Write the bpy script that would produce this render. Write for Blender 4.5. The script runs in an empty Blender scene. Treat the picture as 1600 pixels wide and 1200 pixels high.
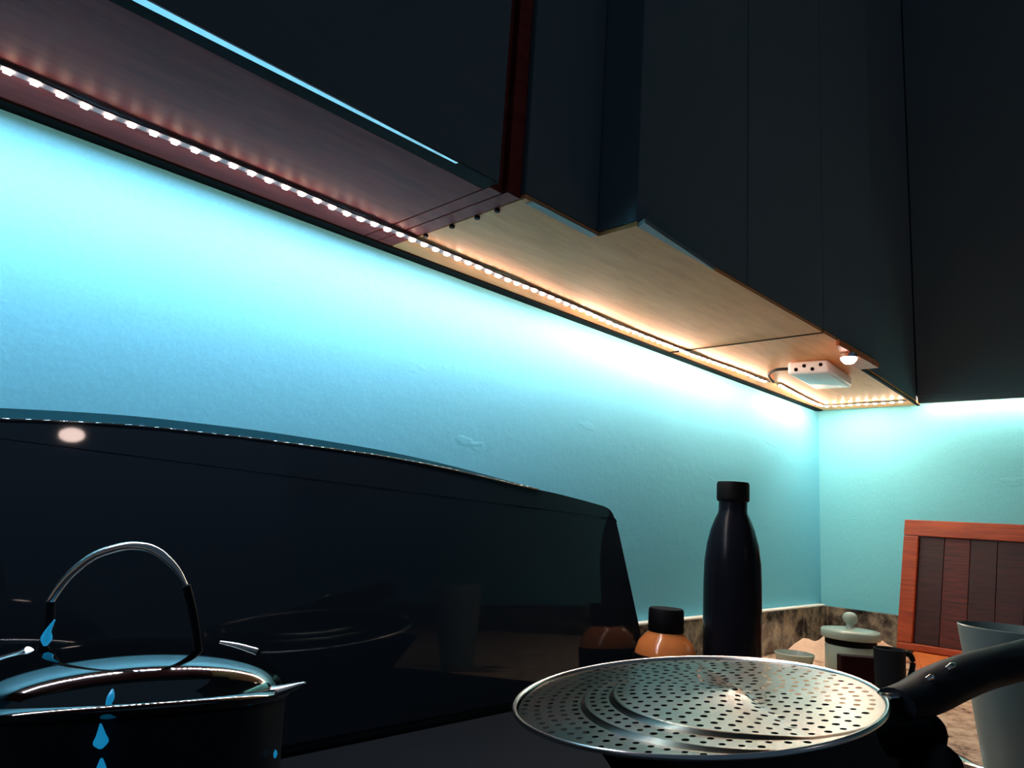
import bpy, bmesh, math, random
from mathutils import Vector, Matrix
random.seed(7)
SC = bpy.context.scene
COL = SC.collection
PI = math.pi

# ------------------------------------------------------------------ camera
CAM_POS = Vector((-1.793, -0.6974, 0.2431))
ROT = Matrix(((0.6947, -0.1745, -0.6978),
              (-0.7165, -0.0818, -0.6928),
              (0.0638, 0.9813, -0.1818)))
cam_data = bpy.data.cameras.new('camera')
cam_data.sensor_width = 36.0
cam_data.lens = 1120.0 / 1600.0 * 36.0
cam_data.clip_start = 0.01
cam = bpy.data.objects.new('camera', cam_data)
cam.matrix_world = Matrix.Translation(CAM_POS) @ ROT.to_4x4()
COL.objects.link(cam)
SC.camera = cam

# ------------------------------------------------------------------ world, exposure
SC.view_settings.view_transform = 'Standard'
SC.view_settings.look = 'None'
SC.view_settings.gamma = 1.0
SC.view_settings.use_curve_mapping = False
SC.view_settings.exposure = 0.0
w = bpy.data.worlds.new('world')
SC.world = w
w.use_nodes = True
bg = w.node_tree.nodes['Background']
bg.inputs['Color'].default_value = (0.34, 0.58, 0.86, 1)
bg.inputs['Strength'].default_value = 0.076
SC.cycles.use_denoising = True
SC.cycles.max_bounces = 8

LED_POWER = 620.0          # radiance of one chip of the light strip

# ------------------------------------------------------------------ materials
def mat(name, color, rough=0.5, metal=0.0, spec=0.5, emit=None, estr=0.0, coat=0.0):
    m = bpy.data.materials.new(name)
    m.use_nodes = True
    b = m.node_tree.nodes['Principled BSDF']
    b.inputs['Base Color'].default_value = (*color, 1)
    b.inputs['Roughness'].default_value = rough
    b.inputs['Metallic'].default_value = metal
    b.inputs['Specular IOR Level'].default_value = spec
    b.inputs['Coat Weight'].default_value = coat
    if emit:
        b.inputs['Emission Color'].default_value = (*emit, 1)
        b.inputs['Emission Strength'].default_value = estr
    return m

def nodes_of(m):
    return m.node_tree.nodes, m.node_tree.links, m.node_tree.nodes['Principled BSDF']

def coords(m, scale=(1, 1, 1)):
    n, l, b = nodes_of(m)
    g = n.new('ShaderNodeNewGeometry')
    mp = n.new('ShaderNodeMapping')
    mp.inputs['Scale'].default_value = scale
    l.new(g.outputs['Position'], mp.inputs['Vector'])
    return mp.outputs['Vector']

def noise(m, vec, scale, detail=4, rough=0.55):
    n, l, b = nodes_of(m)
    t = n.new('ShaderNodeTexNoise')
    t.inputs['Scale'].default_value = scale
    t.inputs['Detail'].default_value = detail
    t.inputs['Roughness'].default_value = rough
    l.new(vec, t.inputs['Vector'])
    return t.outputs['Fac']

def ramp(m, fac, stops):
    n, l, b = nodes_of(m)
    r = n.new('ShaderNodeValToRGB')
    e = r.color_ramp.elements
    while len(e) < len(stops):
        e.new(0.5)
    for k, (p, c) in enumerate(stops):
        e[k].position = p
        e[k].color = (*c, 1)
    l.new(fac, r.inputs['Fac'])
    return r.outputs['Color']

def set_color(m, out):
    n, l, b = nodes_of(m)
    l.new(out, b.inputs['Base Color'])

def bump(m, fac, strength, dist=0.002):
    n, l, b = nodes_of(m)
    bp = n.new('ShaderNodeBump')
    bp.inputs['Strength'].default_value = strength
    bp.inputs['Distance'].default_value = dist
    l.new(fac, bp.inputs['Height'])
    l.new(bp.outputs['Normal'], b.inputs['Normal'])

def paint(name, color):
    m = mat(name, color, rough=0.7, spec=0.25)
    v = coords(m)
    n, l, b = nodes_of(m)
    fine = noise(m, v, 55, 6, 0.6)
    ridge = ramp(m, noise(m, coords(m, (9, 9, 22)), 1.0, 3, 0.6), [(0.66, (0, 0, 0)), (0.70, (1, 1, 1))])
    mx = n.new('ShaderNodeMath'); mx.operation = 'MULTIPLY_ADD'
    l.new(ridge, mx.inputs[0]); mx.inputs[1].default_value = 0.5; l.new(fine, mx.inputs[2])
    bump(m, mx.outputs[0], 0.30, 0.002)
    f = noise(m, v, 260, 3)
    set_color(m, ramp(m, f, [(0.30, tuple(c * 0.90 for c in color)), (0.70, color)]))
    return m

def wood(name, dark, light, scale, grain=(3, 60, 60), rough=0.5, spec=0.4):
    m = mat(name, light, rough, spec=spec)
    v = coords(m, grain)
    f = noise(m, v, scale, 6, 0.65)
    set_color(m, ramp(m, f, [(0.30, dark), (0.68, light)]))
    return m

M = {}
M['wall_back'] = paint('aqua_wall_paint', (0.145, 0.57, 0.75))
M['wall_right'] = paint('pale_aqua_wall_paint', (0.175, 0.60, 0.70))
LED_TINTS = [(1.00, 1.00, 1.15), (1.08, 1.00, 1.10), (1.15, 1.00, 1.02), (1.15, 1.00, 0.92), (1.12, 1.00, 0.86), (1.12, 1.00, 0.82)]
M['led_sides'] = [mat('led_side_light', c, emit=(c[0] * 1.2, 0.80, 0.56), estr=LED_POWER * k) for c, k in zip(LED_TINTS, (0.12, 0.14, 0.28, 0.65, 0.9, 0.85))]
M['leds'] = [mat('led_light', c, emit=c, estr=LED_POWER * k) for c, k in zip(LED_TINTS, (1.30, 1.28, 1.12, 0.95, 0.82, 0.76))]     # the strip turns pinker towards its far end
M['tape'] = mat('led_tape', (0.11, 0.12, 0.15), 0.5, spec=0.2)
M['wood_light'] = wood('tan_laminate', (0.76, 0.30, 0.10), (0.92, 0.40, 0.15), 2.2, (6, 40, 40), 0.5, 0.2)
M['wood_dark'] = wood('dark_brown_laminate', (0.17, 0.024, 0.020), (0.30, 0.046, 0.036), 2.0, (6, 40, 40), 0.5, 0.06)
M['wood_edge'] = mat('dark_edge_strip', (0.004, 0.003, 0.003), 0.7, spec=0.05)
M['front'] = mat('charcoal_cabinet_front', (0.145, 0.190, 0.205), 0.8, spec=0.0)
M['black'] = mat('black_gap', (0.004, 0.004, 0.004), 0.7, spec=0.1)
M['alu'] = mat('polished_aluminium', (0.92, 0.84, 0.82), 0.15, metal=1.0)
M['grey_trim'] = mat('grey_plastic_trim', (0.20, 0.24, 0.24), 0.5)
M['glass_black'] = mat('black_glass', (0.012, 0.020, 0.029), 0.03, spec=0.36)
M['hob'] = mat('black_enamel', (0.005, 0.008, 0.011), 0.6, spec=0.04)
M['iron'] = mat('cast_iron', (0.012, 0.016, 0.02), 0.5, spec=0.15)
M['dark_steel'] = mat('dark_polished_steel', (0.16, 0.17, 0.17), 0.06, metal=1.0)
M['kettle_black'] = mat('black_enamel_kettle', (0.008, 0.012, 0.017), 0.4, spec=0.1)
M['pan'] = mat('black_nonstick', (0.004, 0.006, 0.008), 0.8, spec=0.0)
M['edge_glass'] = mat('tinted_edge_glass', (0.10, 0.22, 0.24), 0.05, spec=0.3)
M['edge_glass'].node_tree.nodes['Principled BSDF'].inputs['Transmission Weight'].default_value = 0.9
M['steel'] = mat('polished_steel', (0.75, 0.76, 0.74), 0.22, metal=1.0)
M['black_plastic'] = mat('black_plastic', (0.006, 0.009, 0.013), 0.5, spec=0.06)
M['bottle'] = mat('matt_black_bottle', (0.005, 0.006, 0.010), 0.22, spec=0.08)
M['bottle_cap'] = mat('black_cap', (0.003, 0.003, 0.004), 0.6, spec=0.08)
M['amber'] = mat('amber_glass', (0.50, 0.165, 0.045), 0.15, spec=0.5)
M['ceramic'] = mat('pale_ceramic', (0.33, 0.42, 0.36), 0.22)
M['cup'] = mat('pale_green_grey_ceramic', (0.13, 0.185, 0.18), 0.35, spec=0.25)
M['white_plastic'] = mat('white_plastic', (0.84, 0.85, 0.86), 0.35)
M['red_box'] = mat('dark_maroon_card', (0.012, 0.002, 0.003), 0.6, spec=0.08)
M['red_edge'] = mat('red_edging', (0.35, 0.05, 0.03), 0.5)
M['cloth'] = mat('tan_cloth', (0.80, 0.56, 0.40), 0.9, spec=0.1)
M['spot'] = mat('warm_spot', (1, 1, 1), emit=(1.0, 0.74, 0.66), estr=30)
M['blue'] = mat('blue_glint_glow', (0.02, 0.20, 0.35), 0.2, emit=(0.01, 0.30, 0.62), estr=0.55)  # glowing blue that imitates reflections on the kettle
M['tray'] = wood('red_brown_wood', (0.17, 0.020, 0.006), (0.44, 0.075, 0.016), 2.0, (60, 5, 90), 0.45)
M['tray_dark'] = wood('near_black_red_wood', (0.006, 0.004, 0.006), (0.050, 0.010, 0.010), 2.4, (60, 6, 110), 0.5)  # near-black red wood of the inner planks
M['tray_top'] = wood('orange_brown_wood', (0.52, 0.10, 0.02), (0.75, 0.20, 0.04), 2.0, (60, 40, 6), 0.45)
bump(M['cloth'], noise(M['cloth'], coords(M['cloth'], (1, 1, 4)), 60), 0.5, 0.004)
# speckled granite
g = mat('speckled_granite', (0.5, 0.4, 0.3), 0.12)
v = coords(g)
f1 = noise(g, v, 26, 8, 0.72)
set_color(g, ramp(g, f1, [(0.36, (0.008, 0.007, 0.007)), (0.46, (0.07, 0.06, 0.05)), (0.54, (0.17, 0.15, 0.115)),
                          (0.64, (0.30, 0.24, 0.15)), (0.74, (0.14, 0.15, 0.14))]))
M['granite'] = g
g = mat('tan_granite', (0.6, 0.45, 0.3), 0.25, spec=0.3)
v = coords(g)
set_color(g, ramp(g, noise(g, v, 30, 8, 0.72), [(0.36, (0.10, 0.06, 0.05)), (0.45, (0.55, 0.36, 0.24)), (0.58, (0.82, 0.58, 0.40)), (0.72, (0.72, 0.56, 0.44))]))
M['granite_top'] = g
M['lit_edge'] = mat('pale_lit_edge', (0.85, 0.85, 0.78), 0.5)  # pale colour for the lit top edge of the upstand
M['bead'] = mat('glint_bead_metal', (0.20, 0.22, 0.22), 0.05, metal=1.0)
M['plank_red'] = wood('worn_red_wood', (0.012, 0.005, 0.006), (0.120, 0.018, 0.014), 2.6, (60, 6, 110), 0.5)
# brushed perforated steel
g = mat('brushed_steel', (0.6, 0.6, 0.55), 0.27, metal=1.0)
v = coords(g)
set_color(g, ramp(g, noise(g, v, 18, 3), [(0.32, (0.050, 0.085, 0.076)), (0.5, (0.095, 0.118, 0.098)), (0.70, (0.125, 0.113, 0.108))]))
M['guard'] = g

# ------------------------------------------------------------------ helpers
def box(bm, lo, hi, bevel=0.0, seg=2):
    lo, hi = Vector(lo), Vector(hi)
    r = bmesh.ops.create_cube(bm, size=1.0)
    c = (lo + hi) / 2
    s = hi - lo
    for vv in r['verts']:
        vv.co = Vector((vv.co.x * s.x, vv.co.y * s.y, vv.co.z * s.z)) + c
    if bevel:
        es = list({e for vv in r['verts'] for e in vv.link_edges})
        bmesh.ops.bevel(bm, geom=es, offset=bevel, segments=seg, affect='EDGES', profile=0.5)

def frame_of(axis):
    axis = Vector(axis).normalized()
    t = Vector((1, 0, 0)) if abs(axis.x) < 0.8 else Vector((0, 1, 0))
    u = axis.cross(t).normalized()
    return u, axis.cross(u).normalized(), axis

def lathe(bm, origin, profile, seg=40, axis=(0, 0, 1), sx=1.0):
    """profile: list of (radius, height) along the axis; radius 0 closes it"""
    u, vv, a = frame_of(axis)
    origin = Vector(origin)
    rings = []
    for r, h in profile:
        if r <= 1e-7:
            rings.append([bm.verts.new(origin + a * h)])
        else:
            rings.append([bm.verts.new(origin + a * h + (u * math.cos(2 * PI * k / seg) + vv * math.sin(2 * PI * k / seg)) * r)
                          for k in range(seg)])
    for A, B in zip(rings, rings[1:]):
        for k in range(seg):
            j = (k + 1) % seg
            if len(A) == 1 and len(B) == 1:
                continue
            if len(A) == 1:
                bm.faces.new((A[0], B[k], B[j]))
            elif len(B) == 1:
                bm.faces.new((A[k], A[j], B[0]))
            else:
                bm.faces.new((A[k], A[j], B[j], B[k]))

def tube(bm, pts, radii, seg=12, flat=1.0, ref=(0, 0, 1)):
    pts = [Vector(p) for p in pts]
    if not hasattr(radii, '__len__'):
        radii = [radii] * len(pts)
    rings = []
    for i, p in enumerate(pts):
        t = (pts[min(i + 1, len(pts) - 1)] - pts[max(i - 1, 0)]).normalized()
        side = t.cross(Vector(ref)).normalized()
        up = side.cross(t).normalized()
        rings.append([bm.verts.new(p + (side * math.cos(2 * PI * k / seg) * flat + up * math.sin(2 * PI * k / seg)) * radii[i])
                      for k in range(seg)])
    for A, B in zip(rings, rings[1:]):
        for k in range(seg):
            j = (k + 1) % seg
            bm.faces.new((A[k], A[j], B[j], B[k]))
    bm.faces.new(rings[0][::-1])
    bm.faces.new(rings[-1])

def prism(bm, poly, z0, z1):
    """poly in xy, extruded in z"""
    a = [bm.verts.new((x, y, z0)) for x, y in poly]
    b = [bm.verts.new((x, y, z1)) for x, y in poly]
    bm.faces.new(a[::-1])
    bm.faces.new(b)
    n = len(poly)
    for k in range(n):
        j = (k + 1) % n
        bm.faces.new((a[k], a[j], b[j], b[k]))

def smooth_curve(pts, n):
    """Catmull-Rom through pts"""
    pts = [Vector(p) for p in pts]
    P4 = [pts[0] * 2 - pts[1]] + pts + [pts[-1] * 2 - pts[-2]]
    out = []
    for i in range(1, len(P4) - 2):
        for k in range(n):
            t = k / n
            a, b, c, d = P4[i - 1], P4[i], P4[i + 1], P4[i + 2]
            out.append(0.5 * ((2 * b) + (c - a) * t + (2 * a - 5 * b + 4 * c - d) * t * t + (3 * b - a - 3 * c + d) * t ** 3))
    out.append(pts[-1])
    return out

def world_loc(o):
    return Vector(o['_loc']) if o is not None and '_loc' in o else Vector((0, 0, 0))

def obj(name, bm, m, parent=None, smooth=False, angle=40):
    """links bm (built in world coordinates) as one mesh object"""
    if len(bm.faces):
        bmesh.ops.recalc_face_normals(bm, faces=bm.faces)
    root = parent
    while root is not None and root.parent is not None:
        root = root.parent
    off = root.location.copy() if root is not None else Vector((0, 0, 0))
    me = bpy.data.meshes.new(name)
    bmesh.ops.translate(bm, verts=bm.verts, vec=-off)
    bm.to_mesh(me)
    bm.free()
    if smooth:
        me.polygons.foreach_set('use_smooth', [True] * len(me.polygons))
        me.set_sharp_from_angle(angle=math.radians(angle))
    me.materials.append(m)
    o = bpy.data.objects.new(name, me)
    COL.objects.link(o)
    if parent is not None:
        o.parent = parent
    return o

def thing(name, label, cat, loc=(0, 0, 0), group=None):
    o = bpy.data.objects.new(name, None)
    o.empty_display_size = 0.05
    o.location = loc
    COL.objects.link(o)
    o['label'] = label
    o['category'] = cat
    if group:
        o['group'] = group
    return o

def struct(name, bm, m, parent=None, smooth=False):
    o = obj(name, bm, m, parent, smooth)
    o['kind'] = 'structure'
    return o

def B():
    return bmesh.new()

H = 0.55                    # underside of the wall cabinets above the worktop

# ------------------------------------------------------------------ setting
bm = B(); box(bm, (-3.2, 0.0, -0.9), (0.1, 0.1, 2.4)); struct('wall_back', bm, M['wall_back'])
bm = B(); box(bm, (0.0, -2.6, -0.9), (0.1, 0.0, 2.4)); struct('wall_right', bm, M['wall_right'])
bm = B(); box(bm, (-3.2, -2.6, -1.0), (0.1, 0.1, -0.9)); struct('floor', bm, M['hob'])
# dark batten closing the gap between cabinets and wall, dark panelling high on the right wall
bm = B(); box(bm, (-2.6, -0.017, H - 0.002), (-0.02, 0.0, H + 0.03)); struct('trim_1', bm, M['wood_edge'])
bm = B(); box(bm, (-0.050, -2.6, H + 0.013), (0.0, -0.2375, 2.4)); struct('trim_2', bm, M['front'])
bm = B(); box(bm, (-0.050, -2.6, H - 0.0025), (-0.045, -0.2375, H + 0.0125)); struct('trim_3', bm, M['front'])

# worktop with upstands
ct = thing('countertop', 'polished tan and grey granite worktop with low upstands along both walls', 'worktop', (-1.0, -0.3, 0))
bm = B(); box(bm, (-3.0, -0.62, -0.035), (0.0, 0.0, 0.0), 0.004); obj('slab', bm, M['granite_top'], ct)
bm = B(); box(bm, (-3.0, -0.016, 0.0005), (0.0, 0.0, 0.085), 0.0015); obj('upstand', bm, M['granite'], ct)
bm = B(); box(bm, (-3.0, -0.0165, 0.0852), (-0.0165, -0.0002, 0.0885), 0.001); obj('lit_edge_line', bm, M['lit_edge'], ct)  # pale strip painting the light along the upstand's top edge
bm = B(); box(bm, (-0.016, -2.0, 0.0005), (0.0, -0.0165, 0.085), 0.0015); obj('upstand', bm, M['granite'], ct)
bm = B(); box(bm, (-1.0, -2.0, -0.035), (0.0, -0.621, 0.0), 0.004); obj('slab', bm, M['granite_top'], ct)

# ------------------------------------------------------------------ wall cabinets
def screw(bm, x, y):
    lathe(bm, (x, y, H - 0.002), [(0, 0), (0.0028, 0), (0.0028, 0.004), (0, 0.004)], 8)

TOPZ = 1.9
# long dark cabinet on the left
c1 = thing('wall_cabinet', 'long wall cabinet at left with dark brown underside and bright metal front edge', 'cabinet', (-1.9, -0.12, H), 'wall cabinets')
bm = B(); box(bm, (-2.6, -0.216, H), (-1.3655, -0.018, H + 0.016)); obj('underside_panel', bm, M['wood_dark'], c1)
bm = B(); box(bm, (-1.3635, -0.224, H), (-1.3475, -0.018, TOPZ)); obj('side_panel', bm, M['wood_dark'], c1)
bm = B(); box(bm, (-2.6, -0.022, H + 0.032), (-1.3655, -0.002, TOPZ)); obj('back_panel', bm, M['wood_edge'], c1)
for k in range(3):
    x0 = -2.57 + k * 0.402
    bm = B(); box(bm, (x0, -0.240, H - 0.001), (x0 + 0.3995, -0.2185, TOPZ), 0.001)
    d = obj('door', bm, M['front'], c1)
    bm = B(); box(bm, (x0 + 0.0005, -0.2395, H - 0.0016), (x0 + 0.399, -0.2190, H - 0.0011)); obj('door_seal', bm, M['wood_edge'], d)
    bm = B()
    # bright metal lipping under the door, slimmer towards the right
    xa, xb = x0 + 0.001, x0 + 0.3985
    def wd(x):
        return 0.0105 if x < -1.7 else 0.0105 - (x + 1.7) / 0.30 * 0.0075
    if k == 2:
        xb = -1.418
    a = [bm.verts.new(p) for p in ((xa, -0.2405, H - 0.003), (xb, -0.2405, H - 0.003), (xb, -0.2405 + wd(xb), H - 0.003 + 0.11 * wd(xb)), (xa, -0.2405 + wd(xa), H - 0.003 + 0.11 * wd(xa)))]
    b = [bm.verts.new(vv.co + Vector((0, 0, 0.0012))) for vv in a]
    bm.faces.new(a[::-1]); bm.faces.new(b)
    for q in range(4):
        bm.faces.new((a[q], a[(q + 1) % 4], b[(q + 1) % 4], b[q]))
    obj('edge_trim', bm, M['alu'], d)
bm = B(); box(bm, (-2.6, -0.236, H + 0.003), (-1.366, -0.2165, H + 0.02)); obj('front_rail', bm, M['black'], c1)

# middle cabinet, light wood, its front stepping outwards
c2 = thing('wall_cabinet', 'middle wall cabinet with tan wooden underside and a front that steps outward', 'cabinet', (-1.0, -0.12, H), 'wall cabinets')
bm = B(); box(bm, (-1.3455, -0.230, H), (-1.3275, -0.018, TOPZ)); obj('side_panel', bm, M['wood_dark'], c2, )
bm = B()
for sy in (-0.08, -0.125, -0.165, -0.195):
    lathe(bm, (-1.3245, sy, H - 0.003), [(0, 0), (0.003, 0), (0.003, 0.004), (0, 0.004)], 8)
obj('screw_heads', bm, M['black'], c2)['kind'] = 'stuff'
bm = B(); prism(bm, [(-1.3255, -0.018), (-1.3255, -0.235), (-1.208, -0.235), (-1.208, -0.285), (-0.7135, -0.285), (-0.7150, -0.018)], H, H + 0.005)
obj('underside_panel', bm, M['wood_light'], c2)
bm = B(); box(bm, (-1.3255, -0.235, H + 0.006), (-1.2095, -0.217, TOPZ), 0.001); obj('door', bm, M['front'], c2)
bm = B(); box(bm, (-1.2075, -0.285, H + 0.006), (-0.9605, -0.267, TOPZ), 0.001); obj('door', bm, M['front'], c2)
bm = B(); box(bm, (-0.9585, -0.285, H + 0.006), (-0.7080, -0.267, TOPZ), 0.001); obj('door', bm, M['front'], c2)
bm = B(); box(bm, (-1.2085, -0.285, H + 0.006), (-1.208, -0.22, TOPZ)); obj('side_panel', bm, M['front'], c2)
bm = B(); box(bm, (-1.318, -0.2385, H - 0.0014), (-1.215, -0.2290, H - 0.0003)); obj('edge_trim', bm, M['grey_trim'], c2)
bm = B()
prism(bm, [(-1.212, -0.2975), (-1.05, -0.2875), (-1.05, -0.2855), (-1.206, -0.2855)], H - 0.001, H + 0.004)
obj('edge_trim', bm, M['grey_trim'], c2)

bm = B(); box(bm, (-0.7145, -0.266, H + 0.0052), (-0.7075, -0.02, TOPZ)); obj('side_panel', bm, M['wood_edge'], c2)
bm = B(); prism(bm, [(-0.7150, -0.019), (-0.7136, -0.284), (-0.7096, -0.284), (-0.7085, -0.019)], H - 0.0008, H + 0.0048); obj('seam_strip', bm, M['wood_edge'], c2)
# corner cabinet
c3 = thing('wall_cabinet', 'corner wall cabinet with tan wooden underside carrying the white socket box', 'cabinet', (-0.35, -0.12, H), 'wall cabinets')
bm = B(); prism(bm, [(-0.7065, -0.018), (-0.7075, -0.285), (-0.475, -0.285), (-0.475, -0.256), (-0.013, -0.232), (-0.013, -0.018)], H, H + 0.005)
obj('underside_panel', bm, M['wood_light'], c3)
bm = B(); box(bm, (-0.7065, -0.285, H + 0.006), (-0.476, -0.267, TOPZ), 0.001); obj('door', bm, M['front'], c3)
bm = B(); prism(bm, [(-0.4745, -0.256), (-0.014, -0.232), (-0.014, -0.214), (-0.4745, -0.238)], H + 0.006, TOPZ); obj('door', bm, M['front'], c3)
bm = B(); prism(bm, [(-0.4755, -0.2905), (-0.4755, -0.258), (-0.56, -0.262), (-0.66, -0.286), (-0.66, -0.2905)], H - 0.010, H - 0.0005)
obj('front_block', bm, M['tray_top'], c3)
bm = B(); prism(bm, [(-0.44, -0.2555), (-0.02, -0.2335), (-0.02, -0.2275), (-0.44, -0.2485)], H - 0.003, H - 0.0005)
obj('edge_trim', bm, M['wood_edge'], c3)

# small round lamp at the front corner
lp = thing('puck_lamp', 'small glowing round lamp at the front edge of the corner cabinet', 'lamp', (-0.600, -0.2835, H - 0.011))
bm = B(); lathe(bm, (-0.600, -0.2835, H - 0.017), [(0.013, 0), (0.013, 0.0065), (0, 0.0065)], 20); obj('housing', bm, M['alu'], lp, True)
bm = B(); lathe(bm, (-0.600, -0.2835, H - 0.027), [(0, 0), (0.007, 0.0012), (0.0115, 0.006), (0.0125, 0.009), (0.0125, 0.0105)], 20); obj('diffuser', bm, M['spot'], lp, True)

# ------------------------------------------------------------------ light strips
LED_PATH = [(-2.05, -0.080), (-1.90, -0.078), (-1.7228, -0.0754), (-1.6545, -0.0711), (-1.549, -0.0688), (-1.4429, -0.0664), (-1.3718, -0.0647),
            (-1.2743, -0.0615), (-1.1635, -0.0590), (-1.0233, -0.0535), (-0.8488, -0.0480), (-0.6529, -0.0505), (-0.524, -0.056), (-0.4065, -0.0575)]
LED_PATH_2 = [(-0.375, -0.0655), (-0.1813, -0.0480), (-0.098, -0.0465), (-0.0885, -0.056), (-0.0880, -0.075), (-0.0885, -0.1091), (-0.089, -0.1778), (-0.0905, -0.226)]

chip_mesh = None
def light_strip(name, label, path, group, sag):
    global chip_mesh, chip_meshes
    t = thing(name, label, 'light strip', (path[0][0], path[0][1], H), group)
    pts = smooth_curve([(x, y, 0) for x, y in path], 12)
    # arc length table
    L = [0.0]
    for a, b in zip(pts, pts[1:]):
        L.append(L[-1] + (b - a).length)
    def at(s):
        for k in range(len(L) - 1):
            if L[k + 1] >= s:
                f = (s - L[k]) / max(L[k + 1] - L[k], 1e-9)
                return pts[k].lerp(pts[k + 1], f), (pts[k + 1] - pts[k]).normalized()
        return pts[-1], (pts[-1] - pts[-2]).normalized()
    bm = B()
    rows = []
    n = int(L[-1] / 0.006)
    for k in range(n + 1):
        p, d = at(L[-1] * k / n)
        side = Vector((-d.y, d.x, 0)) * 0.0042
        z = H - 0.0028 - sag(p.x)
        rows.append([bm.verts.new((p.x + s * side.x, p.y + s * side.y, z + dz)) for s, dz in ((-1, 0), (1, 0), (1, 0.0016), (-1, 0.0016))])
    for A, Bq in zip(rows, rows[1:]):
        for q in range(4):
            bm.faces.new((A[q], A[(q + 1) % 4], Bq[(q + 1) % 4], Bq[q]))
    bm.faces.new(rows[0]); bm.faces.new(rows[-1][::-1])
    obj('tape', bm, M['tape'], t)
    if chip_mesh is None:
        bm = B(); box(bm, (-0.0025, -0.0025, -0.0016), (0.0025, 0.0025, 0.0))
        chip_mesh = bpy.data.meshes.new('led_chip'); bm.to_mesh(chip_mesh); bm.free()
        chip_meshes = []
        for m_, ms_ in zip(M['leds'], M['led_sides']):
            me = chip_mesh.copy()
            me.materials.append(ms_); me.materials.append(m_)
            for pl in me.polygons:
                pl.material_index = 1 if pl.normal.z < -0.9 else 0
            chip_meshes.append(me)
        bpy.data.meshes.remove(chip_mesh)
        chip_mesh = True
    s = 0.008
    while s < L[-1] - 0.002:
        p, d = at(s)
        f_x = min(0.999, max(0.0, (p.x + 1.75) / 1.45))
        o = bpy.data.objects.new('led_chip', chip_meshes[int(f_x * len(chip_meshes))])
        COL.objects.link(o)
        o.parent = t
        o.location = Vector((p.x, p.y, H - 0.0029 - sag(p.x))) - t.location
        o.rotation_euler = (0, 0, math.atan2(d.y, d.x))
        s += 0.0178
    return t

def sag1(x):
    return 0.0008 + 0.0012 * max(0.0, math.sin((x + 1.72) * 26.0)) ** 2
light_strip('led_strip', 'long glowing white light strip of bright dots stuck along the cabinet undersides', LED_PATH, 'light strips', sag1)
t2 = light_strip('led_strip', 'short glowing light strip turning the corner beside the white socket box', LED_PATH_2, 'light strips', lambda x: 0.0008)
bm = B(); box(bm, (-0.0342, -0.90, H + 0.0110), (-0.0258, -0.245, H + 0.0126)); obj('tape', bm, M['tape'], t2)
for k in range(21):
    o = bpy.data.objects.new('led_chip', chip_meshes[-1])
    COL.objects.link(o)
    o.parent = t2
    o.location = Vector((-0.030, -0.252 - 0.0305 * k, H + 0.0109)) - t2.location

# ------------------------------------------------------------------ white socket box under the corner cabinet
bx = thing('socket_box', 'white plastic multi socket box hanging under the corner cabinet', 'socket', (-0.43, -0.18, H))
bm = B()
poly = [(-0.552, -0.160), (-0.540, -0.228), (-0.385, -0.214), (-0.398, -0.148)]
prism(bm, poly, H - 0.024, H - 0.0005)
bmesh.ops.bevel(bm, geom=list(bm.edges), offset=0.006, segments=3, affect='EDGES', profile=0.5)
obj('body', bm, M['white_plastic'], bx, True)
ea, eb = Vector((-0.552, -0.160, 0)), Vector((-0.540, -0.228, 0))
en = Vector((-0.985, -0.174, 0))
for fx, hz in ((0.22, 0.016), (0.42, 0.010), (0.62, 0.0165), (0.82, 0.0095)):
    p = ea.lerp(eb, fx) + Vector((0, 0, H - hz)) + en * 0.0006
    bm = B(); lathe(bm, p, [(0, 0), (0.0034, 0), (0.0034, -0.003), (0, -0.003)], 10, en); obj('socket_hole', bm, M['black'], bx)
bm = B()
tube(bm, smooth_curve([(-0.535, -0.16, H - 0.010), (-0.52, -0.125, H - 0.006), (-0.475, -0.090, H - 0.004), (-0.41, -0.070, H - 0.004)], 6), 0.0028, 8)
obj('cable', bm, M['black'], bx, True)

# ------------------------------------------------------------------ hob with raised black glass lid
hb = thing('gas_hob', 'black gas hob below the raised black glass lid', 'hob', (-1.45, -0.3, 0))
bm = B(); box(bm, (-2.05, -0.60, 0.0006), (-0.905, -0.030, 0.012), 0.004); obj('hob_plate', bm, M['hob'], hb)
def burner(cx, cy):
    bm = B(); lathe(bm, (cx, cy, 0.0115), [(0.045, 0), (0.045, 0.008), (0.036, 0.012), (0.036, 0.018), (0.030, 0.021), (0, 0.021)], 28); obj('burner', bm, M['iron'], hb, True)
    for k in range(4):
        a = PI / 4 + k * PI / 2
        bm = B()
        dx, dy = math.cos(a), math.sin(a)
        tube(bm, [(cx + dx * 0.105, cy + dy * 0.105, 0.012), (cx + dx * 0.100, cy + dy * 0.100, 0.034), (cx + dx * 0.092, cy + dy * 0.092, 0.038), (cx + dx * 0.032, cy + dy * 0.032, 0.038)], 0.0045, 8)
        obj('pan_support', bm, M['iron'], hb, True)
burner(-1.625, -0.235)
burner(-1.205, -0.385)

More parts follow.
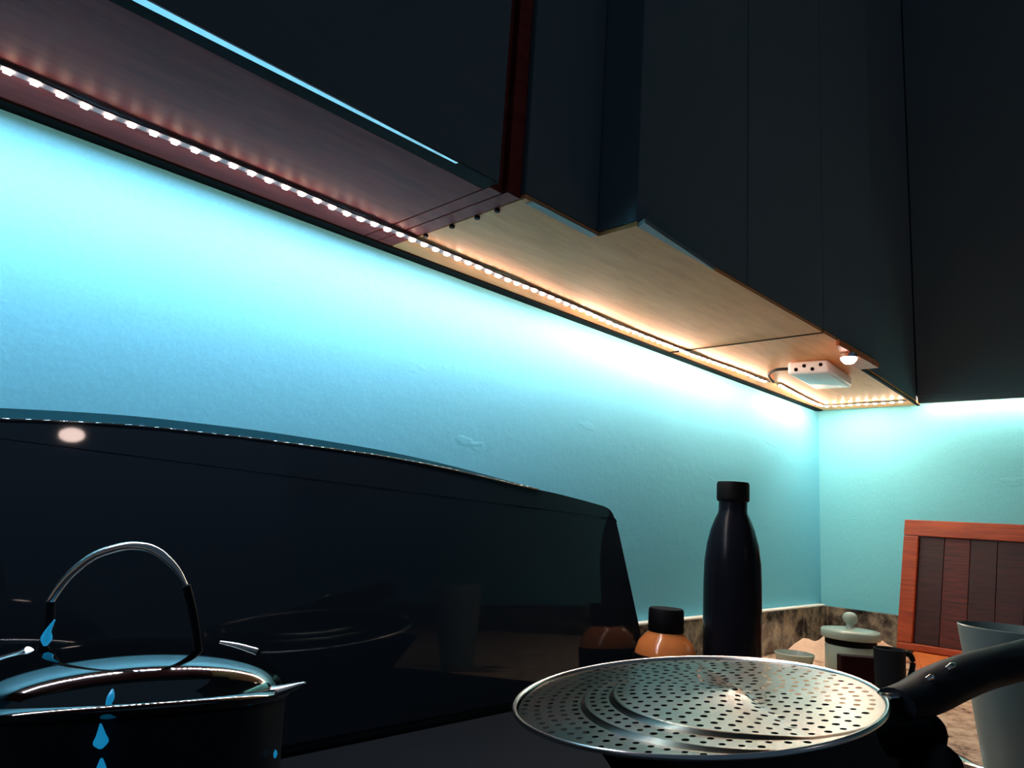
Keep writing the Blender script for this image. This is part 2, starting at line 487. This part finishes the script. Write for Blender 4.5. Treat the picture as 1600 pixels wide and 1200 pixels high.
ld = thing('hob_lid', 'large raised black glass hob lid with arched top edge standing before the wall', 'glass lid', (-1.45, -0.05, 0.012))
top = [(-1.70, 0.2968), (-1.6781, 0.2990), (-1.6351, 0.3029), (-1.5868, 0.3062), (-1.5322, 0.3077), (-1.4703, 0.3084), (-1.3993, 0.3074),
       (-1.3174, 0.3046), (-1.2216, 0.2973), (-1.1085, 0.2855), (-0.9738, 0.2720)]
left = [(-2.0, 0.2680), (-1.93, 0.2745), (-1.82, 0.2855)]
right = [(-0.932, 0.2672), (-0.9180, 0.2632), (-0.9085, 0.2555), (-0.9025, 0.2440), (-0.8945, 0.2280), (-0.8420, 0.0800), (-0.8250, 0.020)]
outline = [(p.x, p.y) for p in smooth_curve([(x, z, 0) for x, z in left + top], 4)] + [(p.x, p.y) for p in smooth_curve([(x, z, 0) for x, z in right], 5)]
outline += [(-2.12, 0.020)]
TH = 0.013
def lid_y(z):
    return -0.034 - (0.30 - z) * 0.06
def band(x):
    return 0.0085 * min(1.0, max(0.0, (-1.04 - x) / 0.40)) ** 0.8
def plate(bm, pts, bev):
    f_ = [bm.verts.new((x, lid_y(z) - TH, z)) for x, z in pts]
    b_ = [bm.verts.new((x, lid_y(z), z)) for x, z in pts]
    n = len(pts)
    ff = bm.faces.new(f_)
    fb = bm.faces.new(b_[::-1])
    for k in range(n):
        j = (k + 1) % n
        bm.faces.new((f_[k], f_[j], b_[j], b_[k]))
    if bev:
        es = list(set(ff.edges) | set(fb.edges))
        bmesh.ops.bevel(bm, geom=es, offset=bev, segments=6, affect='EDGES', profile=0.5)
bm = B()
plate(bm, [(x, z - (band(x) if z > 0.26 else 0)) for x, z in outline], 0.0035)
o = obj('glass_panel', bm, M['glass_black'], ld, True, 60)
big = sorted(o.data.polygons, key=lambda p: -p.area)[:2]
for p in big:
    p.use_smooth = False
bm = B()
tp = [(x, z) for x, z in outline if z > 0.26 and band(x) > 0.0004]
rows = [[bm.verts.new((x, lid_y(z) - d, z - e * band(x) + 0.0002)) for d, e in ((TH - 0.002, 1), (TH - 0.002, 0), (0.002, 0), (0.002, 1))] for x, z in tp]
for A, Bq in zip(rows, rows[1:]):
    for q in range(4):
        bm.faces.new((A[q], A[(q + 1) % 4], Bq[(q + 1) % 4], Bq[q]))
bm.faces.new(rows[0]); bm.faces.new(rows[-1][::-1])
obj('clear_edge', bm, M['edge_glass'], ld)
bm = B()
tube(bm, [(x, lid_y(z) - TH + 0.0002, z - band(x) + 0.0002) for x, z in tp], 0.0011, 16)
obj('glint_bead', bm, M['bead'], ld, True, 80)  # bead added to catch the light strip's reflection as dots
for x in (-1.85, -1.05):
    bm = B(); box(bm, (x - 0.03, -0.068, 0.0125), (x + 0.03, -0.036, 0.0235), 0.003); obj('hinge', bm, M['hob'], ld)

# ------------------------------------------------------------------ kettle on the left burner
K = Vector((-1.6246, -0.2304, 0.0435))
kt = thing('kettle', 'glossy dark steel kettle with arched ribbed handle on the left burner', 'kettle', tuple(K))
kn = Vector((0.04, 0.16, 1.0)).normalized()      # the shoulder dips to the back
RK = 0.092
KC = Vector((-1.6246, -0.2304, 0.1271))
def ring_pt(r, a, lift):
    u = Vector((1, 0, 0)); u = (u - kn * u.dot(kn)).normalized()
    vv = kn.cross(u)
    return KC + (u * math.cos(a) + vv * math.sin(a)) * r + kn * lift
bm = B()
rows = []
for (r, h) in ((0.070, 0.0), (0.086, 0.004), (0.092, 0.02), (0.090, 0.05)):
    rows.append([bm.verts.new((K.x + r * math.cos(2 * PI * k / 64), K.y + r * math.sin(2 * PI * k / 64), K.z + h)) for k in range(64)])
rows.append([bm.verts.new(ring_pt(0.0885, 2 * PI * k / 64, -0.006)) for k in range(64)])
for A, Bq in zip(rows, rows[1:]):
    for k in range(64):
        j = (k + 1) % 64
        bm.faces.new((A[k], A[j], Bq[j], Bq[k]))
bm.faces.new(rows[0])
obj('body', bm, M['kettle_black'], kt, True, 60)
bm = B()
prof = [(0.0885, -0.0062), (0.0925, -0.004), (0.0945, -0.001), (0.0925, 0.0015), (0.0890, 0.0015)]
lathe(bm, KC, prof, 64, kn); obj('rim', bm, M['dark_steel'], kt, True, 60)
bm = B()
DH = 0.030
dome = [(0.0888 * math.cos(t), DH * math.sin(t) + 0.0012) for t in [k / 14 * PI / 2 for k in range(14)]] + [(0, DH + 0.0012)]
lathe(bm, KC, dome, 64, kn); obj('dome', bm, M['dark_steel'], kt, True, 70)
# arched handle
ARCH = [(-1.6715, -0.2262, 0.1813), (-1.6692, -0.2307, 0.1894), (-1.6656, -0.2364, 0.1975), (-1.6596, -0.2448, 0.2063), (-1.6517, -0.2541, 0.2116),
        (-1.6445, -0.2619, 0.2137), (-1.6367, -0.2694, 0.2123), (-1.6293, -0.2753, 0.2062), (-1.6245, -0.2786, 0.2006), (-1.6206, -0.2809, 0.1942)]
bm = B()
cv = smooth_curve(ARCH, 8)
nn = len(cv)
rad = [0.0024 * (1.0 + 0.07 * (k % 2)) * (1.0 if k < nn * 0.72 else 1.0 - 0.62 * (k - nn * 0.72) / (nn * 0.28)) for k in range(nn)]
tube(bm, cv, rad, 10); obj('handle', bm, M['steel'], kt, True, 80)
bm = B(); tube(bm, smooth_curve([(-1.6716, -0.2260, 0.1808), (-1.6704, -0.2250, 0.1735), (-1.6698, -0.2235, 0.1644), (-1.6700, -0.2205, 0.1535), (-1.6690, -0.2150, 0.140)], 5), [0.0024] * 9 + [0.003] * 12, 12)
obj('handle_leg', bm, M['black_plastic'], kt, True)
bm = B(); tube(bm, smooth_curve([(-1.6205, -0.2810, 0.1938), (-1.6150, -0.2823, 0.1783), (-1.6093, -0.2826, 0.1575), (-1.6060, -0.2790, 0.1450)], 5), 0.0024, 12)
obj('handle_leg', bm, M['black_plastic'], kt, True)
bm = B(); tube(bm, smooth_curve([(-1.7000, -0.2000, 0.1270), (-1.6936, -0.1960, 0.1345), (-1.6850, -0.2035, 0.1415), (-1.6782, -0.2107, 0.1470), (-1.6745, -0.2150, 0.1520)], 4),
               [0.011 - 0.0075 * k / 16 for k in range(17)], 14)
obj('spout', bm, M['steel'], kt, True)
bm = B(); tube(bm, [(-1.5780, -0.2410, 0.1536), (-1.5700, -0.2490, 0.1520), (-1.5605, -0.2576, 0.1498)], [0.0018, 0.0026, 0.0022], 10); obj('lever', bm, M['steel'], kt, True)
bm = B(); tube(bm, [(-1.5605, -0.2576, 0.1498), (-1.5600, -0.2450, 0.142), (-1.5630, -0.2360, 0.130)], 0.0022, 8); obj('lever_arm', bm, M['black_plastic'], kt, True)
bm = B(); tube(bm, smooth_curve([(-1.5800, -0.2895, 0.1325), (-1.5740, -0.2970, 0.1345), (-1.5679, -0.3046, 0.1372), (-1.5592, -0.3146, 0.1424)], 4),
               [0.0030, 0.0034, 0.0038, 0.004, 0.004, 0.004, 0.0038, 0.0035, 0.0032, 0.0028, 0.0022, 0.0015, 0.0006], 10, 1.6)
obj('pouring_lip', bm, M['steel'], kt, True)

def drop(pts, radii):  # glowing drops stand in for blue reflections on kettle and handle leg
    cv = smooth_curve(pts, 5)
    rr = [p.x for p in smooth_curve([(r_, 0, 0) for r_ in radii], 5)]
    bm = B(); tube(bm, cv, [max(0.0003, q) for q in rr], 12); return obj('blue_glint', bm, M['blue'], kt, True)
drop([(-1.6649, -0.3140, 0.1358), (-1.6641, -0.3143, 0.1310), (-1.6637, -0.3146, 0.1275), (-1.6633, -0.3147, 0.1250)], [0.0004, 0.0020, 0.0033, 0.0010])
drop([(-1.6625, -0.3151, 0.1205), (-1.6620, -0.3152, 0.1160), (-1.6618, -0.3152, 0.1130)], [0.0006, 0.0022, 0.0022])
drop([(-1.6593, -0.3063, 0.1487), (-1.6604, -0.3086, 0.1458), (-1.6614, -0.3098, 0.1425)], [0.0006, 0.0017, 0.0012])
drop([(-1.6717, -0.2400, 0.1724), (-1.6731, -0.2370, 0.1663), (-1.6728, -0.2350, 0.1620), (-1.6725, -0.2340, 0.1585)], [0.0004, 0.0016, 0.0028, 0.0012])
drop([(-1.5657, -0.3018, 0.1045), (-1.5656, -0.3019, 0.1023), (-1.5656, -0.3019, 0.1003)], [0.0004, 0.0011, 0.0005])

# ------------------------------------------------------------------ frying pan and perforated splatter guard
GC = Vector((-1.2246, -0.3675, 0.1037))
GN = Vector((-0.0992, 0.0866, 1.0)).normalized()
GR = 0.15
GU = (Vector((1, 0, 0)) - GN * GN.x).normalized()
GV = GN.cross(GU)
pn = thing('frying_pan', 'black frying pan under the perforated steel splatter guard', 'pan', (-1.205, -0.385, 0.0430))
bm = B()
PC = Vector((-1.186, -0.403, 0.0435))
lathe(bm, PC, [(0, 0), (0.105, 0), (0.118, 0.004), (0.147, 0.040), (0.150, 0.0415), (0.1495, 0.0425), (0.144, 0.041), (0.115, 0.007), (0.104, 0.004), (0, 0.004)], 56)
obj('pan_body', bm, M['pan'], pn, True)

bm = B(); tube(bm, smooth_curve([(-1.105, -0.480, 0.078), (-1.093, -0.494, 0.084), (-1.082, -0.508, 0.090), (-1.074, -0.516, 0.094)], 4), [0.012, 0.014, 0.016, 0.017, 0.018, 0.018, 0.018, 0.018, 0.017, 0.016, 0.014, 0.011, 0.006], 14)
obj('handle_socket', bm, M['pan'], pn, True)

sg = thing('splatter_guard', 'round perforated steel splatter guard with long black handle lying over the pan', 'splatter guard', tuple(GC))
QC = Vector((-1.2047, -0.4080, 0.1092))
q0 = Vector(((QC - GC).dot(GU), (QC - GC).dot(GV)))
RO = GR - 0.003
ST = Vector((-1.2632, -0.3143, 0.0953)) - QC
STEP_A = math.atan2(ST.dot(GV), ST.dot(GU)) + 0.25
def r_out(a):
    d = Vector((math.cos(a), math.sin(a)))
    b = q0.dot(d)
    return -b + math.sqrt(b * b - q0.dot(q0) + RO * RO)
def step(r, a):
    d = max(0.0, math.cos(a - STEP_A)) ** 0.7
    # three shallow pressed steps, highest in the middle
    def ss(x):
        x = min(1, max(0, x)); return x * x * (3 - 2 * x)
    return (0.0042 * (1 - ss((r - 0.1085) / 0.0035)) + 0.0036 * (1 - ss((r - 0.1325) / 0.0035))) * (0.12 + 0.88 * d) + 0.0012
def gp(r, a, dz=0.0):
    x = q0.x + r * math.cos(a); y = q0.y + r * math.sin(a)
    return GC + GU * x + GV * y + GN * (step(r, a) + dz)
bm = B()
edges = [0.0065, 0.0150, 0.0245, 0.035, 0.0455, 0.056, 0.0665, 0.077, 0.0875, 0.098, 0.1080]
solid = [(0.1080, 0.1092), (0.1092, 0.1104), (0.1104, 0.1125), (0.1310, 0.1328), (0.1328, 0.1344), (0.1344, 0.1365)]
holed = list(zip(edges, edges[1:])) + [(0.1125, 0.1218), (0.1218, 0.1310), (0.1365, 0.1465), (0.1465, 0.157), (0.157, 0.1675), (0.1675, 0.178), (0.178, 0.1885)]
def quad(r0, r1, a0, a1):
    ps = [gp(r0, a0), gp(r1, a0), gp(r1, a1), gp(r0, a1)]
    if (ps[0] - ps[1]).length < 1e-6 and (ps[2] - ps[3]).length < 1e-6:
        return
    pts = []
    for p in ps:
        if not pts or (p - pts[-1]).length > 1e-6:
            pts.append(p)
    if len(pts) >= 3:
        bm.faces.new([bm.verts.new(p) for p in pts])
for r0, r1 in solid:
    for k in range(96):
        a0, a1 = 2 * PI * k / 96, 2 * PI * (k + 1) / 96
        R0a, R1a, R0b, R1b = min(r0, r_out(a0)), min(r1, r_out(a0)), min(r0, r_out(a1)), min(r1, r_out(a1))
        if R1a - R0a < 1e-6 and R1b - R0b < 1e-6:
            continue
        quad(min(R0a, R0b) if R0a == r0 and R0b == r0 else R0a, R1a, a0, a1) if (R0a == r0 and R0b == r0 and R1a == r1 and R1b == r1) else None
        if not (R1a == r1 and R1b == r1):
            ps = [gp(R0a, a0), gp(R1a, a0), gp(R1b, a1), gp(R0b, a1)]
            uq = []
            for p in ps:
                if all((p - o_).length > 1e-6 for o_ in uq):
                    uq.append(p)
            if len(uq) >= 3:
                bm.faces.new([bm.verts.new(p) for p in uq])
HR = 0.0026
for i, (r0, r1) in enumerate(holed):
    rm = (r0 + r1) / 2
    n = max(6, round(2 * PI * rm / 0.0125))
    off = (i % 2) * PI / n + i * 0.11
    for k in range(n):
        a0, a1 = off + 2 * PI * k / n, off + 2 * PI * (k + 1) / n
        am = (a0 + a1) / 2
        ro = [r_out(a0), r_out(am), r_out(a1)]
        if min(ro) <= r0 - 0.02 and max(ro) <= r0:
            continue
        if min(ro) >= r1:
            # outer loop of 8 points, hole loop of 8 points
            outer = [gp(r0, a0), gp(r0, am), gp(r0, a1), gp(rm, a1), gp(r1, a1), gp(r1, am), gp(r1, a0), gp(rm, a0)]
            hole = []
            c0 = Vector((rm * math.cos(am), rm * math.sin(am)))
            jr = random.uniform(0.9, 1.12) * HR
            for dr, da in ((-1, -1), (-1.414, 0), (-1, 1), (0, 1.414), (1, 1), (1.414, 0), (1, -1), (0, -1.414)):
                hole.append(gp(rm + dr * jr * 0.707, am + da * jr * 0.707 / rm))
            vo = [bm.verts.new(p) for p in outer]
            vh = [bm.verts.new(p) for p in hole]
            for q in range(8):
                j = (q + 1) % 8
                bm.faces.new((vo[q], vo[j], vh[j], vh[q]))
        else:
            for s in range(4):
                b0, b1 = a0 + (a1 - a0) * s / 4, a0 + (a1 - a0) * (s + 1) / 4
                ps = [gp(min(r0, r_out(b0)), b0), gp(min(r1, r_out(b0)), b0), gp(min(r1, r_out(b1)), b1), gp(min(r0, r_out(b1)), b1)]
                uq = []
                for p in ps:
                    if all((p - o_).length > 1e-6 for o_ in uq):
                        uq.append(p)
                if len(uq) >= 3:
                    bm.faces.new([bm.verts.new(p) for p in uq])
bm.faces.new([bm.verts.new(gp(0.0072, 2 * PI * k / 20)) for k in range(20)])
bmesh.ops.remove_doubles(bm, verts=bm.verts, dist=1e-5)
for f in bm.faces:
    if f.normal.dot(GN) < 0:
        f.normal_flip()
obj('perforated_disc', bm, M['guard'], sg, True, 30)
bm = B()
lathe(bm, GC + GN * 0.001, [(GR - 0.0040, 0.0004), (GR - 0.0035, 0.002), (GR - 0.0012, 0.0026), (GR, 0.0012), (GR - 0.0006, -0.0010), (GR - 0.0035, -0.0008)], 96, GN)
obj('rim', bm, M['steel'], sg, True, 60)
bm = B()
tube(bm, smooth_curve([(-1.160, -0.5000, 0.1245), (-1.150, -0.5060, 0.1255), (-1.140, -0.5100, 0.1262)], 4), [0.0025] * 9, 10, 2.2)
obj('handle_bracket', bm, M['steel'], sg, True)
bm = B()
hp = [(-1.152, -0.5040, 0.1185), (-1.1225, -0.5120, 0.1215), (-1.0900, -0.5210, 0.1290), (-1.0450, -0.5350, 0.1375), (-0.9900, -0.5560, 0.1450), (-0.930, -0.5770, 0.1530)]
cv = smooth_curve(hp, 6)
tube(bm, cv, [0.0125 + 0.003 * min(1, k / 10) for k in range(len(cv))], 16, 1.35); obj('handle', bm, M['black_plastic'], sg, True)
for p, q in (((-1.128, -0.5200, 0.1375), (-1.119, -0.5225, 0.1390)), ((-1.099, -0.5275, 0.1440), (-1.088, -0.5305, 0.1470))):
    bm = B(); tube(bm, [p, ((p[0] + q[0]) / 2, (p[1] + q[1]) / 2 - 0.001, (p[2] + q[2]) / 2 + 0.0008), q], [0.0016, 0.0026, 0.0016], 10); obj('rivet', bm, M['steel'], sg, True)

# ------------------------------------------------------------------ things on the worktop
bt = thing('water_bottle', 'tall matt black drinking bottle with narrow neck standing before the corner', 'bottle', (-0.7405, -0.1544, 0.0005))
bm = B()
O = (-0.7405, -0.1544, 0.001)
lathe(bm, O, [(0, 0), (0.039, 0), (0.0415, 0.003), (0.0425, 0.02), (0.0430, 0.10), (0.0430, 0.165), (0.0420, 0.195), (0.0385, 0.222), (0.0330, 0.244), (0.0265, 0.261), (0.0225, 0.269), (0.0215, 0.274), (0.0215, 0.287), (0, 0.287)], 48)
obj('bottle_body', bm, M['bottle'], bt, True, 50)
bm = B(); lathe(bm, O, [(0.0, 0.2872), (0.0225, 0.2872), (0.0243, 0.2890), (0.0247, 0.2915), (0.0247, 0.3140), (0.0232, 0.3175), (0.0, 0.3185)], 40); obj('cap', bm, M['bottle_cap'], bt, True, 50)

jr = thing('honey_jar', 'small amber jar with black cap and black label beside the glass lid', 'jar', (-0.8600, -0.1120, 0.0005))
O = (-0.8570, -0.1120, 0.001)
bm = B(); lathe(bm, O, [(0, 0), (0.040, 0), (0.0435, 0.004), (0.0440, 0.030), (0.0440, 0.058), (0.0425, 0.068), (0.0380, 0.080), (0.0300, 0.089), (0.0240, 0.094), (0.0235, 0.099), (0, 0.099)], 44); obj('glass_body', bm, M['amber'], jr, True, 50)
bm = B(); lathe(bm, O, [(0.0443, 0.010), (0.0452, 0.011), (0.0452, 0.0625), (0.0436, 0.0635)], 44); obj('label_band', bm, M['bottle_cap'], jr, True, 50)
bm = B(); lathe(bm, O, [(0.0, 0.0945), (0.0248, 0.0945), (0.0255, 0.096), (0.0250, 0.124), (0.0235, 0.1265), (0, 0.1268)], 40); obj('cap', bm, M['bottle_cap'], jr, True, 50)

sj = thing('sugar_jar', 'small pale ceramic jar with flat lid and round knob in the corner', 'jar', (-0.345, -0.1870, 0.0005))
O = (-0.345, -0.1870, 0.001)
bm = B(); lathe(bm, O, [(0, 0), (0.042, 0), (0.0445, 0.003), (0.0445, 0.046), (0.0420, 0.050), (0.0420, 0.0600), (0.038, 0.0600), (0.038, 0.006), (0, 0.006)], 40); obj('jar_body', bm, M['ceramic'], sj, True, 50)
bm = B(); lathe(bm, O, [(0.0427, 0.0495), (0.0442, 0.0505), (0.0440, 0.0600), (0.0427, 0.0605)], 40); obj('seal_ring', bm, M['bottle_cap'], sj, True, 50)
bm = B(); lathe(bm, O, [(0, 0.0612), (0.0500, 0.0612), (0.0515, 0.0630), (0.0515, 0.0735), (0.0495, 0.0760), (0.030, 0.0785), (0.0085, 0.0800), (0.0065, 0.0840), (0.0070, 0.0870), (0.0115, 0.0910), (0.0135, 0.0970), (0.0118, 0.1030), (0.0070, 0.1070), (0, 0.1082)], 40); obj('lid', bm, M['ceramic'], sj, True, 50)

# crumpled tan cloth in the corner behind the sugar jar
bm = B()
NX, NY = 26, 18
grid = []
for i in range(NX + 1):
    row = []
    for j in range(NY + 1):
        u, v_ = i / NX, j / NY
        x = -0.285 + 0.235 * u
        y = -0.205 + 0.175 * v_
        edge = min(1, 5 * min(u, 1 - u)) * min(1, 5 * min(v_, 1 - v_))
        hgt = (0.022 + 0.016 * math.sin(9 * u + 4 * v_) ** 2 + 0.010 * math.sin(17 * v_ - 6 * u)) * edge
        row.append(bm.verts.new((x + 0.01 * math.sin(11 * v_), y + 0.008 * math.sin(13 * u), 0.002 + max(0, hgt))))
    grid.append(row)
for i in range(NX):
    for j in range(NY):
        bm.faces.new((grid[i][j], grid[i + 1][j], grid[i + 1][j + 1], grid[i][j + 1]))
r = bmesh.ops.extrude_face_region(bm, geom=list(bm.faces))
for e in r['geom']:
    if isinstance(e, bmesh.types.BMVert):
        e.co.z -= 0.0015
o = obj('tea_towel', bm, M['cloth'], None, True, 60)
o['label'] = 'crumpled tan cloth lying in the corner behind the pale lidded jar'
o['category'] = 'cloth'

sb = thing('small_bowl', 'small white bowl with dark contents just behind the perforated guard', 'bowl', (-0.47, -0.125, 0.0005))
O = (-0.455, -0.128, 0.001)
bm = B(); lathe(bm, O, [(0, 0), (0.018, 0), (0.020, 0.003), (0.031, 0.023), (0.0345, 0.0335), (0.0330, 0.0345), (0.0300, 0.025), (0.020, 0.007), (0, 0.006)], 36); obj('bowl_body', bm, M['ceramic'], sb, True)
bm = B(); lathe(bm, O, [(0, 0.0225), (0.018, 0.0225), (0.0312, 0.0215), (0.028, 0.0165), (0, 0.0160)], 28); obj('contents', bm, M['bottle_cap'], sb, True)

mg = thing('espresso_cup', 'small black cup with a handle between the guard and the wooden boards', 'cup', (-0.497, -0.3000, 0.0005))
O = Vector((-0.497, -0.3000, 0.001))
bm = B(); lathe(bm, O, [(0, 0), (0.018, 0), (0.0205, 0.003), (0.0225, 0.03), (0.0235, 0.0730), (0.0222, 0.0740), (0.0205, 0.0720), (0.0195, 0.006), (0, 0.005)], 32); obj('cup_body', bm, M['black_plastic'], mg, True)
hd = Vector((0.695, -0.717, 0)).normalized()
bm = B(); tube(bm, smooth_curve([O + hd * 0.021 + Vector((0, 0, 0.066)), O + hd * 0.032 + Vector((0, 0, 0.067)), O + hd * 0.037 + Vector((0, 0, 0.054)), O + hd * 0.031 + Vector((0, 0, 0.032)), O + hd * 0.021 + Vector((0, 0, 0.026))], 6), 0.0042, 10)
obj('handle', bm, M['black_plastic'], mg, True)

cb = thing('card_box', 'small dark maroon box with red edge before the pale lidded jar', 'box', (-0.4400, -0.2330, 0.0005))
ax = Vector((0.66, -0.75, 0)).normalized(); ay = Vector((0.75, 0.66, 0)).normalized()
def obox(bm, c, hx, hy, z0, z1, bev):
    box(bm, (-hx, -hy, z0), (hx, hy, z1), bev)
    rm_ = Matrix(((ax.x, ay.x, 0), (ax.y, ay.y, 0), (0, 0, 1)))
    for vv in bm.verts:
        vv.co = rm_ @ vv.co + Vector((c[0], c[1], 0))
bm = B(); obox(bm, (-0.4400, -0.2330), 0.033, 0.011, 0.004, 0.047, 0.002); obj('box_body', bm, M['red_box'], cb)
bm = B(); obox(bm, (-0.4400, -0.2330), 0.0336, 0.0116, 0.001, 0.0042, 0.0008); obj('base_edge', bm, M['red_edge'], cb)

# wooden boards at the right wall
fb = thing('flat_board', 'orange brown wooden board lying flat in front of the leaning framed board', 'board', (-0.20, -0.33, 0.0005))
bm = B()
prism(bm, [(-0.028, -0.200), (-0.028, -0.56), (-0.30, -0.60), (-0.335, -0.305)], 0.001, 0.019)
bmesh.ops.bevel(bm, geom=list(bm.edges), offset=0.003, segments=2, affect='EDGES')
obj('board_body', bm, M['tray_top'], fb)

wt = thing('framed_board', 'reddish brown wooden board with raised frame leaning on the right wall', 'board', (-0.045, -0.40, 0.020))
def leaned(bm):
    # lean towards the wall: foot stands off, top touches
    for vv in bm.verts:
        vv.co.x += -0.006 - (0.30 - vv.co.z) * 0.085
        vv.co.y += (0.295 - vv.co.z) * 0.07
Y0, Y1, Z0, Z1 = -0.1960, -0.640, 0.0200, 0.2930
FR = 0.030
for nm, lo, hi in (('frame_rail', (-0.022, Y1, Z1 - FR * 1.15), (-0.002, Y0, Z1)),
                   ('frame_rail', (-0.022, Y1, Z0), (-0.002, Y0, Z0 + 0.014)),
                   ('frame_stile', (-0.022, Y0 - FR, Z0 + 0.0145), (-0.002, Y0, Z1 - FR * 1.15 - 0.0005)),
                   ('frame_stile', (-0.022, Y1, Z0 + 0.0145), (-0.002, Y1 + FR, Z1 - FR * 1.15 - 0.0005))):
    bm = B(); box(bm, lo, hi, 0.002); leaned(bm); obj(nm, bm, M['tray'], wt)
for k in range(8):
    y0 = Y0 - FR - 0.0005 - k * (Y0 - Y1 - 2 * FR - 0.001) / 8
    y1 = Y0 - FR - 0.0005 - (k + 1) * (Y0 - Y1 - 2 * FR - 0.001) / 8
    bm = B(); box(bm, (-0.013, y1 + 0.0004, Z0 + 0.0145), (-0.003, y0 - 0.0004, Z1 - FR * 1.15 - 0.0005), 0.0008); leaned(bm); obj('plank', bm, M['plank_red'] if k in (1, 4, 5) else M['tray_dark'], wt)

# pale tapered cup at the right edge
cp = thing('tall_cup', 'tall pale grey tapered cup behind the black handle at right', 'cup', (-0.80, -0.519, 0.0005))
O = (-0.8011, -0.5190, 0.001)
bm = B(); lathe(bm, O, [(0, 0), (0.0295, 0), (0.0315, 0.003), (0.0500, 0.1525), (0.0505, 0.1550), (0.0490, 0.1560), (0.0475, 0.1530), (0.0295, 0.008), (0, 0.006)], 56)
obj('cup_body', bm, M['cup'], cp, True, 60)

sp = thing('spoon', 'pale metal spoon lying on the worktop below the tall cup', 'spoon', (-0.80, -0.455, 0.0005))
bm = B()
pa, pb, pc = Vector((-0.7735, -0.4190, 0.007)), Vector((-0.800, -0.4650, 0.005)), Vector((-0.862, -0.575, 0.010))
cv = smooth_curve([pa, (pa + pb) / 2, pb, pb.lerp(pc, 0.25), pb.lerp(pc, 0.6), pc], 6)
rad = []
for k in range(len(cv)):
    t = k / (len(cv) - 1)
    rad.append(max(0.0012, 0.0042 * math.sin(min(1, t / 0.52) * PI) ** 0.6 if t < 0.5 else 0.0016))
tube(bm, cv, rad, 14, 3.4)
obj('spoon_body', bm, M['steel'], sp, True)

# ------------------------------------------------------------------ warm lamp hanging further back in the kitchen (its oval shows in the black lid)
LP = Vector((-1.025, -2.445, 0.730))
pl = thing('pendant_lamp', 'oval warm glowing pendant lamp of the room mirrored in the black glass lid', 'lamp', tuple(LP))
bm = B(); lathe(bm, LP, [(0, -0.026), (0.021, -0.023), (0.037, -0.014), (0.043, 0.0), (0.037, 0.014), (0.021, 0.023), (0.008, 0.026), (0, 0.026)], 32); obj('globe', bm, M['spot'], pl, True, 80)
bm = B(); lathe(bm, LP, [(0.008, 0.0265), (0.011, 0.029), (0.011, 0.050), (0.004, 0.054), (0.0025, 0.06), (0.0025, 1.05), (0.03, 1.055), (0.03, 1.07), (0, 1.07)], 16); obj('cord', bm, M['black_plastic'], pl, True)
